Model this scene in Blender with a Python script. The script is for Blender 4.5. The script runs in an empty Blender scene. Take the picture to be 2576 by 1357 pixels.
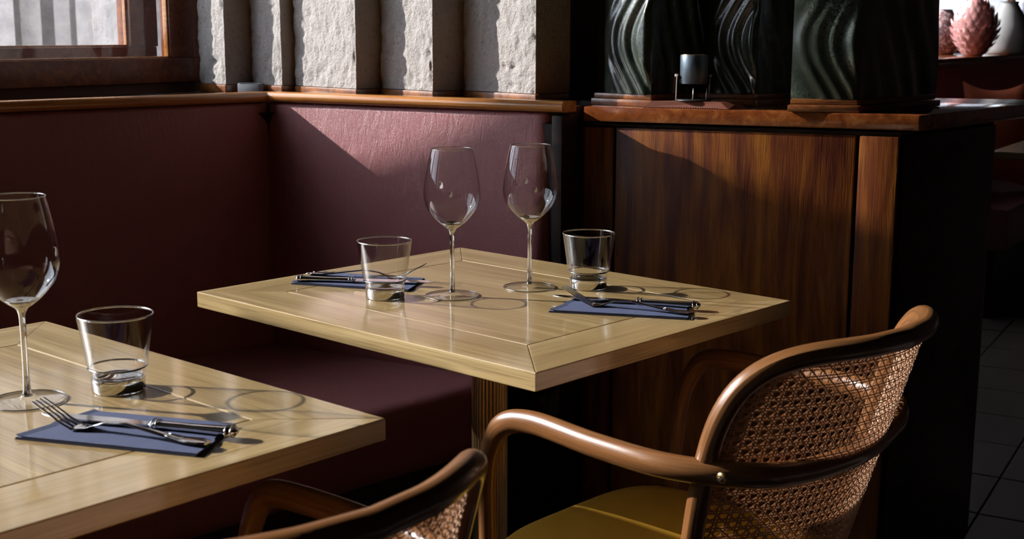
import bpy, bmesh, math, random
from mathutils import Vector, Matrix, noise
random.seed(7)
R = math.radians
scene = bpy.context.scene

# ------------------------------------------------------------------ camera
F_PX, PITCH, ROLL, EYE = 3263.8, 0.182432, 0.003118, 1.16337559
cam_d = bpy.data.cameras.new('camera'); cam = bpy.data.objects.new('camera', cam_d)
scene.collection.objects.link(cam); scene.camera = cam
cp, sp = math.cos(PITCH), math.sin(PITCH)
_r, _f, _u = Vector((1, 0, 0)), Vector((0, cp, -sp)), Vector((0, sp, cp))
RV = _r * math.cos(ROLL) + _u * math.sin(ROLL); UV_ = -_r * math.sin(ROLL) + _u * math.cos(ROLL); FV = _f
m = Matrix((RV, UV_, -FV)).transposed().to_4x4(); m.translation = Vector((0, 0, EYE)); cam.matrix_world = m
cam_d.sensor_width = 36; cam_d.lens = F_PX / 2576 * 36; cam_d.clip_start = 0.05
cam_d.dof.use_dof = True; cam_d.dof.focus_distance = 2.05; cam_d.dof.aperture_fstop = 11

# ------------------------------------------------------------------ light
SUN_AZ, SUN_EL = 104.0, 26.0          # direction the light travels (azimuth from +Y, clockwise) and elevation
w = bpy.data.worlds.new('sky'); scene.world = w; w.use_nodes = True
bg = w.node_tree.nodes['Background']; bg.inputs[0].default_value = (0.80, 0.88, 1.0, 1); bg.inputs[1].default_value = 7.0
sd = bpy.data.lights.new('sun', 'SUN'); sd.energy = 12.5; sd.angle = R(0.7); sd.color = (1.0, 0.96, 0.93)
sun = bpy.data.objects.new('sun', sd); scene.collection.objects.link(sun)
sl = Vector((math.sin(R(SUN_AZ)) * math.cos(R(SUN_EL)), math.cos(R(SUN_AZ)) * math.cos(R(SUN_EL)), -math.sin(R(SUN_EL))))
sun.rotation_euler = sl.to_track_quat('-Z', 'Y').to_euler(); sun.location = (-6, 4, 5)
scene.view_settings.view_transform = 'Standard'; scene.view_settings.look = 'None'
scene.view_settings.exposure = 0.0; scene.view_settings.gamma = 1.0; scene.view_settings.use_curve_mapping = False
cy = scene.cycles
cy.max_bounces = 10; cy.diffuse_bounces = 4; cy.glossy_bounces = 5; cy.transmission_bounces = 10; cy.transparent_max_bounces = 24
cy.caustics_reflective = False; cy.caustics_refractive = False; cy.sample_clamp_indirect = 4.0

# ------------------------------------------------------------------ helpers
def azv(az, l=1.0, z=0.0): return Vector((math.sin(R(az)) * l, math.cos(R(az)) * l, z))

def mesh_obj(name, verts, faces, mat, parent=None, smooth=False, uvs=None, auto=None):
    me = bpy.data.meshes.new(name); me.from_pydata([tuple(v) for v in verts], [], faces)
    if uvs:
        lay = me.uv_layers.new(name='uv')
        for p in me.polygons:
            for li, vi in zip(p.loop_indices, p.vertices): lay.data[li].uv = uvs[vi]
    me.materials.append(mat)
    o = bpy.data.objects.new(name, me); scene.collection.objects.link(o)
    if smooth:
        for p in me.polygons: p.use_smooth = True
        if auto is not None:
            bm = bmesh.new(); bm.from_mesh(me)
            for e in bm.edges:
                if len(e.link_faces) == 2 and e.calc_face_angle(0) > R(auto): e.smooth = False
            bm.to_mesh(me); bm.free()
    if parent: o.parent = parent
    return o

def bm_obj(name, bm, mat, parent=None, smooth=False, auto=40):
    if smooth:
        for f in bm.faces: f.smooth = True
        for e in bm.edges:
            if len(e.link_faces) == 2 and e.calc_face_angle(0) > R(auto): e.smooth = False
    me = bpy.data.meshes.new(name); bm.to_mesh(me); bm.free(); me.materials.append(mat)
    o = bpy.data.objects.new(name, me); scene.collection.objects.link(o)
    if parent: o.parent = parent
    return o

def tag(o, label=None, cat=None, group=None, kind=None):
    if label: o['label'] = label
    if cat: o['category'] = cat
    if group: o['group'] = group
    if kind: o['kind'] = kind
    return o

def empty(name, loc=(0, 0, 0), rz=0.0):
    o = bpy.data.objects.new(name, None); scene.collection.objects.link(o)
    o.location = loc; o.rotation_euler = (0, 0, rz); o.empty_display_size = 0.05; return o

def place(o, loc, rz=0.0):
    o.location = loc; o.rotation_euler = (0, 0, rz); return o

def prism(bm, poly, z0, z1, inset_top=0.0):
    n = len(poly); c = sum((Vector(p).to_2d() for p in poly), Vector((0, 0))) / n
    lo = [bm.verts.new((p[0], p[1], z0)) for p in poly]
    hi = []
    for p in poly:
        q = Vector(p).to_2d(); d = (c - q)
        if inset_top: q = q + d.normalized() * inset_top
        hi.append(bm.verts.new((q.x, q.y, z1)))
    bm.faces.new(lo[::-1]); bm.faces.new(hi)
    for i in range(n): bm.faces.new((lo[i], lo[(i + 1) % n], hi[(i + 1) % n], hi[i]))

def bevel(bm, w, seg=2):
    bmesh.ops.recalc_face_normals(bm, faces=bm.faces)
    bmesh.ops.bevel(bm, geom=list(bm.edges), offset=w, segments=seg, affect='EDGES', profile=0.6, clamp_overlap=True)

def prism_obj(name, poly, z0, z1, mat, parent=None, bev=0.0, inset=0.0, seg=2):
    bm = bmesh.new(); prism(bm, poly, z0, z1, inset)
    bmesh.ops.recalc_face_normals(bm, faces=bm.faces)
    if bev: bevel(bm, bev, seg)
    return bm_obj(name, bm, mat, parent, smooth=bool(bev), auto=50)

def box(bm, cx, cy_, cz, sx, sy, sz):
    vs = [bm.verts.new((cx + a * sx / 2, cy_ + b * sy / 2, cz + c * sz / 2)) for a in (-1, 1) for b in (-1, 1) for c in (-1, 1)]
    for f in ((0, 1, 3, 2), (4, 6, 7, 5), (0, 4, 5, 1), (2, 3, 7, 6), (0, 2, 6, 4), (1, 5, 7, 3)): bm.faces.new([vs[i] for i in f])

def strip_poly(p, d, l, n, t):
    """rectangle in plan: from p along d for l, thickness t along n"""
    p, d, n = Vector(p).to_2d(), Vector(d).to_2d(), Vector(n).to_2d()
    return [p, p + d * l, p + d * l + n * t, p + n * t]

def catmull(pts, m=10):
    pts = [Vector(p) for p in pts]; q = [2 * pts[0] - pts[1]] + pts + [2 * pts[-1] - pts[-2]]; out = []
    for i in range(1, len(q) - 2):
        a, b, c, d = q[i - 1:i + 3]
        for k in range(m):
            t = k / m
            out.append(0.5 * ((2 * b) + (c - a) * t + (2 * a - 5 * b + 4 * c - d) * t * t + (3 * b - a - 3 * c + d) * t ** 3))
    out.append(q[-2]); return out

def sweep(path, rad, sides=14, up=None, prof=None):
    """tube along path; rad: number or f(t)->(rx, ry); returns verts, faces, uvs"""
    n = len(path); V, Fc, UVs = [], [], []; L = 0; nrm = None
    for i, p in enumerate(path):
        t = (path[min(i + 1, n - 1)] - path[max(i - 1, 0)]).normalized()
        if nrm is None:
            a = Vector(up) if up else (Vector((0, 0, 1)) if abs(t.z) < .9 else Vector((1, 0, 0)))
            nrm = (a - t * a.dot(t)).normalized()
        else: nrm = (nrm - t * nrm.dot(t)).normalized()
        if up is not None:
            a = Vector(up)
            if abs(t.dot(a)) < .99: nrm = (a - t * a.dot(t)).normalized()
        b = t.cross(nrm)
        if i: L += (p - path[i - 1]).length
        rr = rad(i / (n - 1)) if callable(rad) else (rad, rad)
        for k in range(sides + 1):
            an = 2 * math.pi * k / sides
            V.append(p + nrm * math.cos(an) * rr[0] + b * math.sin(an) * rr[1]); UVs.append((L, k / sides * .08))
    s1 = sides + 1
    for i in range(n - 1):
        for k in range(sides):
            Fc.append((i * s1 + k, i * s1 + k + 1, (i + 1) * s1 + k + 1, (i + 1) * s1 + k))
    for e in (0, n - 1):
        c = len(V); V.append(path[e].copy()); UVs.append((0 if e == 0 else L, .04))
        for k in range(sides):
            a_, b_ = e * s1 + k, e * s1 + k + 1
            Fc.append((c, b_, a_) if e == 0 else (c, a_, b_))
    return V, Fc, UVs

def tube(name, path, rad, mat, parent=None, sides=14, up=None):
    V, Fc, U_ = sweep(path, rad, sides, up); return mesh_obj(name, V, Fc, mat, parent, True, U_)

def lathe(name, prof, mat, parent=None, seg=64, auto=None, close=False):
    V, Fc = [], []
    idx = []
    for (r, z) in prof:
        if r < 1e-6: idx.append([len(V)]); V.append((0, 0, z))
        else:
            idx.append(list(range(len(V), len(V) + seg)))
            V += [(r * math.cos(2 * math.pi * k / seg), r * math.sin(2 * math.pi * k / seg), z) for k in range(seg)]
    for a, b in zip(idx, idx[1:]):
        for k in range(seg):
            k2 = (k + 1) % seg
            if len(a) == 1 and len(b) == 1: continue
            if len(a) == 1: Fc.append((a[0], b[k2], b[k]))
            elif len(b) == 1: Fc.append((a[k], a[k2], b[0]))
            else: Fc.append((a[k], a[k2], b[k2], b[k]))
    return mesh_obj(name, V, Fc, mat, parent, True, auto=auto)

def copy_tree(o, parent=None):
    c = o.copy(); scene.collection.objects.link(c)
    if parent: c.parent = parent
    for ch in [x for x in scene.objects if x.parent == o]: copy_tree(ch, c)
    return c

# ------------------------------------------------------------------ materials
def newmat(name):
    mt = bpy.data.materials.new(name); mt.use_nodes = True; nt = mt.node_tree
    return mt, nt, nt.nodes['Principled BSDF']

def ramp(nt, fac, stops):
    r = nt.nodes.new('ShaderNodeValToRGB'); nt.links.new(fac, r.inputs[0])
    while len(r.color_ramp.elements) < len(stops): r.color_ramp.elements.new(.5)
    for e, (p, c) in zip(r.color_ramp.elements, stops): e.position = p; e.color = (c[0], c[1], c[2], 1)
    return r.outputs[0]

def coords(nt, kind, scale, rot=(0, 0, 0)):
    tc = nt.nodes.new('ShaderNodeTexCoord'); mp = nt.nodes.new('ShaderNodeMapping')
    nt.links.new(tc.outputs[kind], mp.inputs[0]); mp.inputs['Scale'].default_value = scale; mp.inputs['Rotation'].default_value = rot
    return mp.outputs[0]

def noise_n(nt, vec, sc, det=4, rough=.6, dist=0):
    n = nt.nodes.new('ShaderNodeTexNoise'); nt.links.new(vec, n.inputs['Vector'])
    n.inputs['Scale'].default_value = sc; n.inputs['Detail'].default_value = det
    n.inputs['Roughness'].default_value = rough; n.inputs['Distortion'].default_value = dist
    return n.outputs[0]

def bump(nt, b, h, strength, dist=.001):
    n = nt.nodes.new('ShaderNodeBump'); nt.links.new(h, n.inputs['Height'])
    n.inputs['Strength'].default_value = strength; n.inputs['Distance'].default_value = dist
    nt.links.new(n.outputs[0], b.inputs['Normal']); return n

def mix(nt, a, b, f, mode='MIX'):
    n = nt.nodes.new('ShaderNodeMix'); n.data_type = 'RGBA'; n.blend_type = mode
    for s, v in ((6, a), (7, b)):
        if isinstance(v, tuple): n.inputs[s].default_value = (*v, 1)
        else: nt.links.new(v, n.inputs[s])
    if isinstance(f, (int, float)): n.inputs[0].default_value = f
    else: nt.links.new(f, n.inputs[0])
    return n.outputs[2]

def wood(name, dark, mid, light, coord='Object', along=(1.2, 40, 40), fine=(6, 320, 320), rough=.4, coat=.0, bmp=.25, spec=.5):
    mt, nt, b = newmat(name)
    v1 = coords(nt, coord, along); v2 = coords(nt, coord, fine)
    n1 = noise_n(nt, v1, 1.0, 3, .55, 1.2); n2 = noise_n(nt, v2, 1.0, 3, .6, .2)
    c1 = ramp(nt, n1, [(.32, dark), (.5, mid), (.68, light)])
    pores = ramp(nt, n2, [(.36, (.45, .45, .45)), (.5, (1, 1, 1))])
    c = mix(nt, c1, pores, .55, 'MULTIPLY')
    nt.links.new(c, b.inputs['Base Color']); b.inputs['Roughness'].default_value = rough
    b.inputs['Specular IOR Level'].default_value = spec
    b.inputs['Coat Weight'].default_value = coat; b.inputs['Coat Roughness'].default_value = .10
    bump(nt, b, n2, bmp, .0006); return mt

M = {}
M['oak'] = wood('pale_oak', (.25, .165, .065), (.325, .226, .095), (.40, .29, .137), rough=.42, spec=.4, coat=1.0, bmp=.35)
M['oak_edge'] = M['oak']
M['brown'] = wood('brown_varnished_wood', (.10, .030, .008), (.19, .062, .016), (.30, .11, .028), rough=.33, coat=.35, bmp=.3)
M['nosing'] = wood('honey_varnished_nosing', (.30, .10, .022), (.42, .17, .045), (.52, .24, .07), rough=.25, coat=.6, bmp=.15)
M['cabinet'] = wood('cabinet_oak', (.070, .010, .002), (.145, .036, .003), (.25, .082, .006), along=(26, 26, 2.6), fine=(300, 300, 14), rough=.42, coat=.12, bmp=.8, spec=.35)
M['window_wood'] = wood('red_brown_window_wood', (.085, .018, .006), (.13, .032, .010), (.19, .055, .016), rough=.42, coat=.08, spec=.3, bmp=.2)
M['bent'] = wood('bent_beech', (.13, .052, .016), (.19, .080, .026), (.25, .115, .040), coord='UV', along=(2.5, 60, 1), fine=(18, 700, 1), rough=.33, coat=.35, bmp=.12)
M['dark_wood'] = wood('near_black_wood', (.012, .005, .003), (.02, .008, .004), (.035, .012, .006), rough=.5, coat=.0, spec=.25)

def leather(name, c1, c2, rough=.42, sheen=.0, sc=1.0):
    mt, nt, b = newmat(name)
    v = coords(nt, 'Object', (1, 1, 1)); big = noise_n(nt, v, 5, 3, .5)
    vo = nt.nodes.new('ShaderNodeTexVoronoi'); vo.feature = 'DISTANCE_TO_EDGE'; nt.links.new(v, vo.inputs['Vector']); vo.inputs['Scale'].default_value = 420 * sc
    cr = coords(nt, 'Object', (1, 1, .22)); n = noise_n(nt, cr, 60, 5, .7, 1.5)
    nt.links.new(mix(nt, c1, c2, big), b.inputs['Base Color']); b.inputs['Roughness'].default_value = rough
    b.inputs['Sheen Weight'].default_value = sheen; b.inputs['Sheen Roughness'].default_value = .5
    ad = nt.nodes.new('ShaderNodeMath'); ad.operation = 'MULTIPLY_ADD'; nt.links.new(n, ad.inputs[0]); ad.inputs[1].default_value = 3.0; nt.links.new(vo.outputs[0], ad.inputs[2])
    bump(nt, b, ad.outputs[0], .5, .0012); return mt
M['leather'] = leather('maroon_leather', (.25, .068, .072), (.30, .098, .10), .43, .06)
M['leather_red'] = leather('red_leather', (.48, .045, .045), (.55, .06, .05), .35)

def concrete(name, base, dark):
    mt, nt, b = newmat(name); v = coords(nt, 'Object', (1, 1, 1))
    n1 = noise_n(nt, v, 14, 4, .6); n2 = noise_n(nt, v, 120, 5, .7)
    vo = nt.nodes.new('ShaderNodeTexVoronoi'); nt.links.new(v, vo.inputs['Vector']); vo.inputs['Scale'].default_value = 55
    pits = ramp(nt, vo.outputs['Distance'], [(.10, (.35, .31, .28)), (.22, (1, 1, 1))])
    c = mix(nt, ramp(nt, n1, [(.3, dark), (.7, base)]), pits, .35, 'MULTIPLY')
    nt.links.new(c, b.inputs['Base Color']); b.inputs['Roughness'].default_value = .9; b.inputs['Specular IOR Level'].default_value = .2
    bump(nt, b, n2, 1.0, .007); return mt
M['concrete'] = concrete('hewn_concrete', (.44, .410, .390), (.36, .335, .315))
M['concrete_out'] = concrete('weathered_outdoor_concrete', (.48, .44, .42), (.33, .31, .30))

def plain(name, col, rough=.5, metal=0.0, coat=0.0, spec=.5, bumpy=None):
    mt, nt, b = newmat(name)
    v = coords(nt, 'Object', (1, 1, 1)); n = noise_n(nt, v, 30, 3)
    nt.links.new(mix(nt, tuple(x * .88 for x in col), tuple(min(1, x * 1.1) for x in col), n), b.inputs['Base Color'])
    b.inputs['Roughness'].default_value = rough; b.inputs['Metallic'].default_value = metal
    b.inputs['Coat Weight'].default_value = coat; b.inputs['Specular IOR Level'].default_value = spec
    if bumpy: bump(nt, b, noise_n(nt, v, bumpy[0], 4, .6), bumpy[1], .001)
    return mt
M['brass'] = plain('brushed_brass', (.62, .42, .20), .28, 1.0)
M['steel'] = plain('polished_steel', (.70, .69, .68), .12, 1.0)
M['napkin'] = plain('navy_paper', (.036, .050, .112), .9, bumpy=(600, .4))
M['velvet'] = plain('mustard_velvet', (.52, .275, .010), .75, bumpy=(900, .3))
M['black'] = plain('black_metal', (.02, .02, .022), .45)
M['lamp'] = plain('blue_grey_lacquer', (.10, .13, .16), .38, 0.6)
M['brackets'] = plain('bronze_bracket', (.30, .24, .21), .35, .8)
M['grey_plastic'] = plain('grey_plastic', (.16, .17, .20), .6)
M['cane'] = plain('woven_cane', (.55, .36, .24), .6, spec=.3)
M['cane_new'] = M['cane']
M['floor'] = plain('dark_floor_tile', (.11, .085, .075), .45)
M['grout'] = plain('dark_grout', (.02, .016, .014), .9)
M['plaster'] = plain('dark_plaster', (.07, .03, .022), .8)
M['ceiling'] = plain('dim_ceiling_paint', (.04, .024, .018), .9)
M['mark'] = plain('white_print', (.85, .85, .85), .6)
M['cushion'] = plain('burnt_orange_fabric', (.78, .17, .07), .85, bumpy=(500, .5))
M['pink'] = plain('pink_glaze', (.52, .26, .25), .16, coat=1.0)
M['mat_rubber'] = plain('brown_ribbed_board', (.13, .035, .015), .55)
M['urn_grey'] = plain('grey_stoneware', (.24, .24, .24), .6)
M['vase_grey'] = plain('blue_grey_glaze', (.12, .13, .18), .3, coat=.5)
M['leaf'] = plain('green_leaf', (.03, .22, .07), .5)
M['stone_ledge'] = plain('pale_stone', (.50, .46, .42), .8)

def thin_glass(name, tint=(1, 1, 1), boost=1.0):
    mt = bpy.data.materials.new(name); mt.use_nodes = True; nt = mt.node_tree; nt.nodes.clear()
    o = nt.nodes.new('ShaderNodeOutputMaterial'); t = nt.nodes.new('ShaderNodeBsdfTransparent'); g = nt.nodes.new('ShaderNodeBsdfGlossy')
    fr = nt.nodes.new('ShaderNodeFresnel'); fr.inputs[0].default_value = 1.5; mx = nt.nodes.new('ShaderNodeMixShader')
    t.inputs[0].default_value = (*tint, 1); g.inputs['Roughness'].default_value = .02
    ml = nt.nodes.new('ShaderNodeMath'); ml.operation = 'MULTIPLY'; ml.use_clamp = True; ml.inputs[1].default_value = boost
    geo = nt.nodes.new('ShaderNodeNewGeometry'); nt.links.new(fr.outputs[0], ml.inputs[0])
    nt.links.new(ml.outputs[0], mx.inputs[0]); nt.links.new(t.outputs[0], mx.inputs[1]); nt.links.new(g.outputs[0], mx.inputs[2]); nt.links.new(mx.outputs[0], o.inputs[0])
    return mt
def thin_wall_glass(name):
    # two-sided thin sheet: facing-based Schlick so that back faces behave as front faces
    mt = bpy.data.materials.new(name); mt.use_nodes = True; nt = mt.node_tree; nt.nodes.clear()
    o = nt.nodes.new('ShaderNodeOutputMaterial'); t = nt.nodes.new('ShaderNodeBsdfTransparent'); g = nt.nodes.new('ShaderNodeBsdfGlossy')
    lw = nt.nodes.new('ShaderNodeLayerWeight'); lw.inputs[0].default_value = .5
    pw = nt.nodes.new('ShaderNodeMath'); pw.operation = 'POWER'; pw.inputs[1].default_value = 3.0; nt.links.new(lw.outputs['Facing'], pw.inputs[0])
    ma = nt.nodes.new('ShaderNodeMath'); ma.operation = 'MULTIPLY_ADD'; ma.inputs[1].default_value = .85; ma.inputs[2].default_value = .03; nt.links.new(pw.outputs[0], ma.inputs[0])
    g.inputs['Roughness'].default_value = .03; t.inputs[0].default_value = (.985, .985, .985, 1)
    mx = nt.nodes.new('ShaderNodeMixShader'); nt.links.new(ma.outputs[0], mx.inputs[0]); nt.links.new(t.outputs[0], mx.inputs[1]); nt.links.new(g.outputs[0], mx.inputs[2]); nt.links.new(mx.outputs[0], o.inputs[0])
    return mt
M['pane'] = thin_wall_glass('window_glass')
M['thin'] = thin_wall_glass('thin_blown_glass')
mt, nt, b = newmat('solid_glass'); b.inputs['Transmission Weight'].default_value = 1; b.inputs['Roughness'].default_value = .01; b.inputs['IOR'].default_value = 7.0
b.inputs['Base Color'].default_value = (1, 1, 1, 1); M['glass'] = mt

def ceramic():
    mt, nt, b = newmat('dark_green_glaze'); v = coords(nt, 'Object', (1, 1, .8))
    n = noise_n(nt, v, 170, 2, .5, 2.2); big = noise_n(nt, v, 7, 3, .6)
    c = ramp(nt, n, [(.44, (.008, .011, .008)), (.52, (.07, .09, .065))])
    c2 = mix(nt, (.014, .021, .014), c, ramp(nt, big, [(.40, (0, 0, 0)), (.60, (1, 1, 1))]))
    nt.links.new(c2, b.inputs['Base Color']); b.inputs['Roughness'].default_value = .28; b.inputs['Coat Weight'].default_value = .6; b.inputs['Coat Roughness'].default_value = .15
    bump(nt, b, n, .35, .0008); return mt
M['ceramic'] = ceramic()

# ------------------------------------------------------------------ plan
C0 = Vector((-.56, 2.99)); A_AZ = 226.0; B_AZ = 119.5
aD, aN = azv(A_AZ).to_2d(), azv(136.0).to_2d()       # along the window bench / into the room
bD, bN = azv(B_AZ).to_2d(), azv(209.5).to_2d()       # along the corner bench back / into the room
W_AZ = 34.0; wD, wN = azv(W_AZ + 180).to_2d(), azv(W_AZ + 90).to_2d()   # window wall: towards camera left / into the room
W0 = Vector((-.845, 3.25))                           # right end of the window glass (inner face)
SILL = 1.01

# ------------------------------------------------------------------ room shell
# floor with tiles
fl = prism_obj('floor', [(-6, -5), (10, -5), (10, 12), (-6, 12)], -.12, -.006, M['grout']); tag(fl, kind='structure')
tile_me = None; T = .30
for i in range(-5, 9):
    for j in range(-3, 17):
        bm = None
        if tile_me is None:
            bm = bmesh.new(); box(bm, 0, 0, -.004, T - .006, T - .006, .008); bevel(bm, .0015, 1)
            t0 = bm_obj('floor_tile', bm, M['floor'], fl); tile_me = t0.data; t = t0
        else:
            t = bpy.data.objects.new('floor_tile', tile_me); scene.collection.objects.link(t); t.parent = fl
        t.location = (.9 + i * T * .86 + j * T * .5, 2.3 + j * T * .866 - i * T * .5, random.uniform(-.0008, 0)); t.rotation_euler = (0, 0, R(-30))
_e, _f2 = W0 + wD * 4.75 - wN * .30, W0 - wD * 9.6 - wN * .30
ce = prism_obj('ceiling', [tuple(_e), (-1.6, -3.75), (5.6, -3.75), (8.75, 2.95), (8.75, 10.6), tuple(_f2)], 2.75, 2.85, M['ceiling']); tag(ce, kind='structure')

# window wall: solid below the sill, solid above the head, piers between the windows
WL, WR = 4.6, 9.5
def wwall(name, l0, l1, z0, z1, mat, t0=.0, t1=-.30, parent=None):
    p = W0 + wD * l0
    return prism_obj(name, strip_poly(p + wN * t0, wD, l1 - l0, wN, t1 - t0), z0, z1, mat, parent)
wl = tag(wwall('wall_left', -WR, WL, 0, 1.035, M['plaster'], -.02), kind='structure')
wwall('wall_head', -WR, WL, 2.2, 2.8, M['plaster'], -.02, parent=wl)
wwall('wall_pier', -2.6, -.35, 1.035, 2.2, M['plaster'], -.02, parent=wl)
wwall('wall_pier', 2.86, 3.10, 1.035, 2.2, M['plaster'], -.02, parent=wl)
wwall('wall_pier', 4.35, WL, 1.035, 2.2, M['plaster'], -.02, parent=wl)
P_end = W0 + wD * WL; P_far = W0 - wD * WR
pts = [P_end, Vector((-1.5, -3.6)), Vector((5.5, -3.6)), Vector((8.6, 3)), Vector((8.6, 10.5)), P_far]
for k, nm in enumerate(('wall_rear_left', 'wall_rear', 'wall_rear_right', 'wall_right', 'wall_far')):
    p, q = pts[k], pts[k + 1]; d = (q - p).normalized(); n = Vector((d.y, -d.x))
    o = prism_obj(nm, strip_poly(p - d * .1, d, (q - p).length + .2, n, .15), 0, 2.8, M['plaster']); tag(o, kind='structure')

# windows
def window(name, l0, l1, z0, z1, mull=(), jr=.055):
    """casement seen from inside: outer frame, glass, second sash outside"""
    g = empty(name, (W0.x, W0.y, 0)); tag(g, kind='structure')
    o_ = Vector((W0.x, W0.y))
    def piece(nm, a, b, za, zb, t0, t1, mat, bev=.003, par=None):
        p = wD * a; pl = strip_poly(p + wN * t0, wD, b - a, wN, t1 - t0)
        return prism_obj(nm, pl, za, zb, mat, par or g, bev)
    wm = M['window_wood']
    piece('frame_bottom_rail', l0 - .10, l1 + .06, z0 - .060, z0, .0, -.035, wm)
    piece('frame_jamb', l0 - .10, l0, z0, z1, .0, -.035, wm)
    piece('frame_jamb', l1, l1 + .06, z0, z1, .0, -.06, wm)
    piece('frame_top_rail', l0 - .07, l1 + .06, z1, z1 + .06, .0, -.06, wm)
    piece('glazing_bead', l0, l1, z0, z0 + .004, -.006, -.013, M['nosing'], .001)
    piece('glazing_bead', l0, l0 + .004, z0 + .004, z1, -.006, -.020, M['nosing'], .001)
    piece('window_pane', l0, l1, z0, z1, -.014, -.017, M['pane'], 0)
    # outer sash
    a0, a1, b0 = l0 + .013, l1, z0 + .026
    piece('outer_sash_rail', l0 - .07, l1, z0 - .055, b0, -.13, -.18, wm)
    piece('outer_sash_jamb', l0 - .075, a0, b0, z1, -.13, -.18, wm)
    piece('outer_bead', a0, a0 + .006, b0, z1, -.14, -.15, M['nosing'], .001)
    piece('outer_bead', a0, a1, b0, b0 + .005, -.14, -.15, M['nosing'], .001)
    piece('outer_pane', a0, a1, b0, z1, -.155, -.158, M['pane'], 0)
    for mm in mull:
        piece('mullion', mm, mm + .06, z0, z1, .0, -.06, wm); 
    return g
window('window_1', .0, 2.79, 1.094, 2.12)
window('window_2', 3.17, 4.29, 1.094, 2.12)
window('window_3', -9.0, -2.67, 1.094, 2.12, mull=(-7.4, -5.6, -4.0))

# ledge under the window, behind the rails
ledge = [C0 + bD * .0 - bN * .012, C0 + bD * .78 - bN * .012, C0 + bD * .78 - bN * .45, W0 - wD * .35, W0, W0 + wD * 3.4, C0 + aD * 3.4 - aN * .012, C0 - aN * .012]
lp = [C0 + aD * 0 - aN * .02, C0 + aD * 1.76 - aN * .02, W0 + wD * 1.80, W0, W0 - wD * .3, C0 + bD * .10 - bN * .45]
o = prism_obj('trim_1', lp, SILL - .03, SILL, M['dark_wood']); tag(o, kind='structure', label='dark window ledge behind the left bench rail')
lp2 = [C0 - bN * .02 + bD * .0, C0 + bD * .745 - bN * .02, C0 + bD * .745 - bN * .30, C0 + bD * .0 - bN * .30]
o = prism_obj('trim_2', lp2, SILL - .031, SILL - .001, M['dark_wood']); tag(o, kind='structure', label='dark ledge that carries the concrete fins')

# pier behind the concrete fins
wb = prism_obj('wall_back', strip_poly(C0 - bN * .37 + bD * .04, bD, .55, -bN, .14), 0, 2.8, M['plaster']); tag(wb, kind='structure')

# ------------------------------------------------------------------ concrete fins
def fin(corner, wfront, wside, az, idx):
    """hewn block: right front corner, front face along az+180, side face along az-90"""
    fd, sd_ = azv(az + 180).to_2d(), azv(az - 90).to_2d()
    z0, z1 = SILL + .022, 2.74
    nz = 150; nf = int(wfront / .005); ns = max(4, int(wside / .012))
    prof = [(sd_ * (wside * (1 - k / ns)), (-fd)) for k in range(ns)] + [(fd * (wfront * k / nf), (-sd_)) for k in range(nf + 1)]
    V, Fc = [], []; n = len(prof)
    for i in range(nz + 1):
        z = z0 + (z1 - z0) * (i / nz) ** 1.35
        for k, (p, nn) in enumerate(prof):
            q = Vector((corner.x + p.x, corner.y + p.y, z))
            d = noise.noise(q * 28 + Vector((idx * 7, 0, 0))) * .0028 + noise.noise(Vector((q.x * 95, q.y * 95, q.z * 60))) * .0030 - max(0, noise.noise(q * 52 + Vector((3, idx, 0))) - .25) * .010
            rough = 1.0 if k >= ns else .45
            e = abs(k - ns)
            chip = 0.0
            if e <= 1: chip = -max(0, noise.noise(Vector((idx * 3.1, 0, z * 38)))) * .006 - .0012
            nv = Vector((nn.x, nn.y, 0))
            if e <= 1: nv = Vector(((-fd - sd_).x, (-fd - sd_).y, 0)).normalized()
            q += nv * (d * rough + chip); V.append(q)
    for i in range(nz):
        for k in range(n - 1): Fc.append((i * n + k, (i + 1) * n + k, (i + 1) * n + k + 1, i * n + k + 1))
    # back and top closure
    back = corner + fd * wfront + sd_ * wside
    b0 = len(V); V.append(Vector((back.x, back.y, z0))); V.append(Vector((back.x, back.y, z1)))
    Fc.append((0, b0, b0 + 1, nz * n)); Fc.append((n - 1, nz * n + n - 1, b0 + 1, b0))
    Fc.append(tuple([nz * n + k for k in range(n)] + [b0 + 1]))
    return V, Fc
fins = [((-.697, 3.181), .16), ((-.551, 3.127), .16), ((-.354, 2.963), .24), ((-.175, 2.867), .24), ((.048, 2.748), .26)]
fl_ = ['hewn concrete fin closest to the window frame, mostly in shadow', 'hewn concrete fin right behind the little grey box', 'third concrete fin from the window, above the rail end of the corner',
       'second concrete fin left of the dark green ceramic blocks', 'widest concrete fin, at the right end beside the green ceramic']
for i, ((x, y), wf) in enumerate(fins):
    if i: wf = (Vector(fins[i - 1][0]) - Vector((x, y))).dot(azv(317).to_2d()) - .010
    else: wf = .12
    root = empty('concrete_fin', (x, y, SILL))
    V, Fc = fin(Vector((x, y)), wf, .13 if i < 4 else .10, 137, i)
    V = [v - Vector((x, y, SILL)) for v in V]
    mesh_obj('concrete_block', V, Fc, M['concrete'], root, True, auto=50)
    fd, sdv = azv(317).to_2d(), azv(47).to_2d(); c = Vector((0, 0)) - sdv * .004 - fd * .004
    pl = [c, c + fd * (wf + .004), c + fd * (wf + .004) + sdv * .1, c + sdv * .1]
    prism_obj('wooden_plinth', pl, .0005, .021, M['brown'], root, .003)
    tag(root, fl_[i], 'concrete fin', 'concrete fins along the corner wall')

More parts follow.
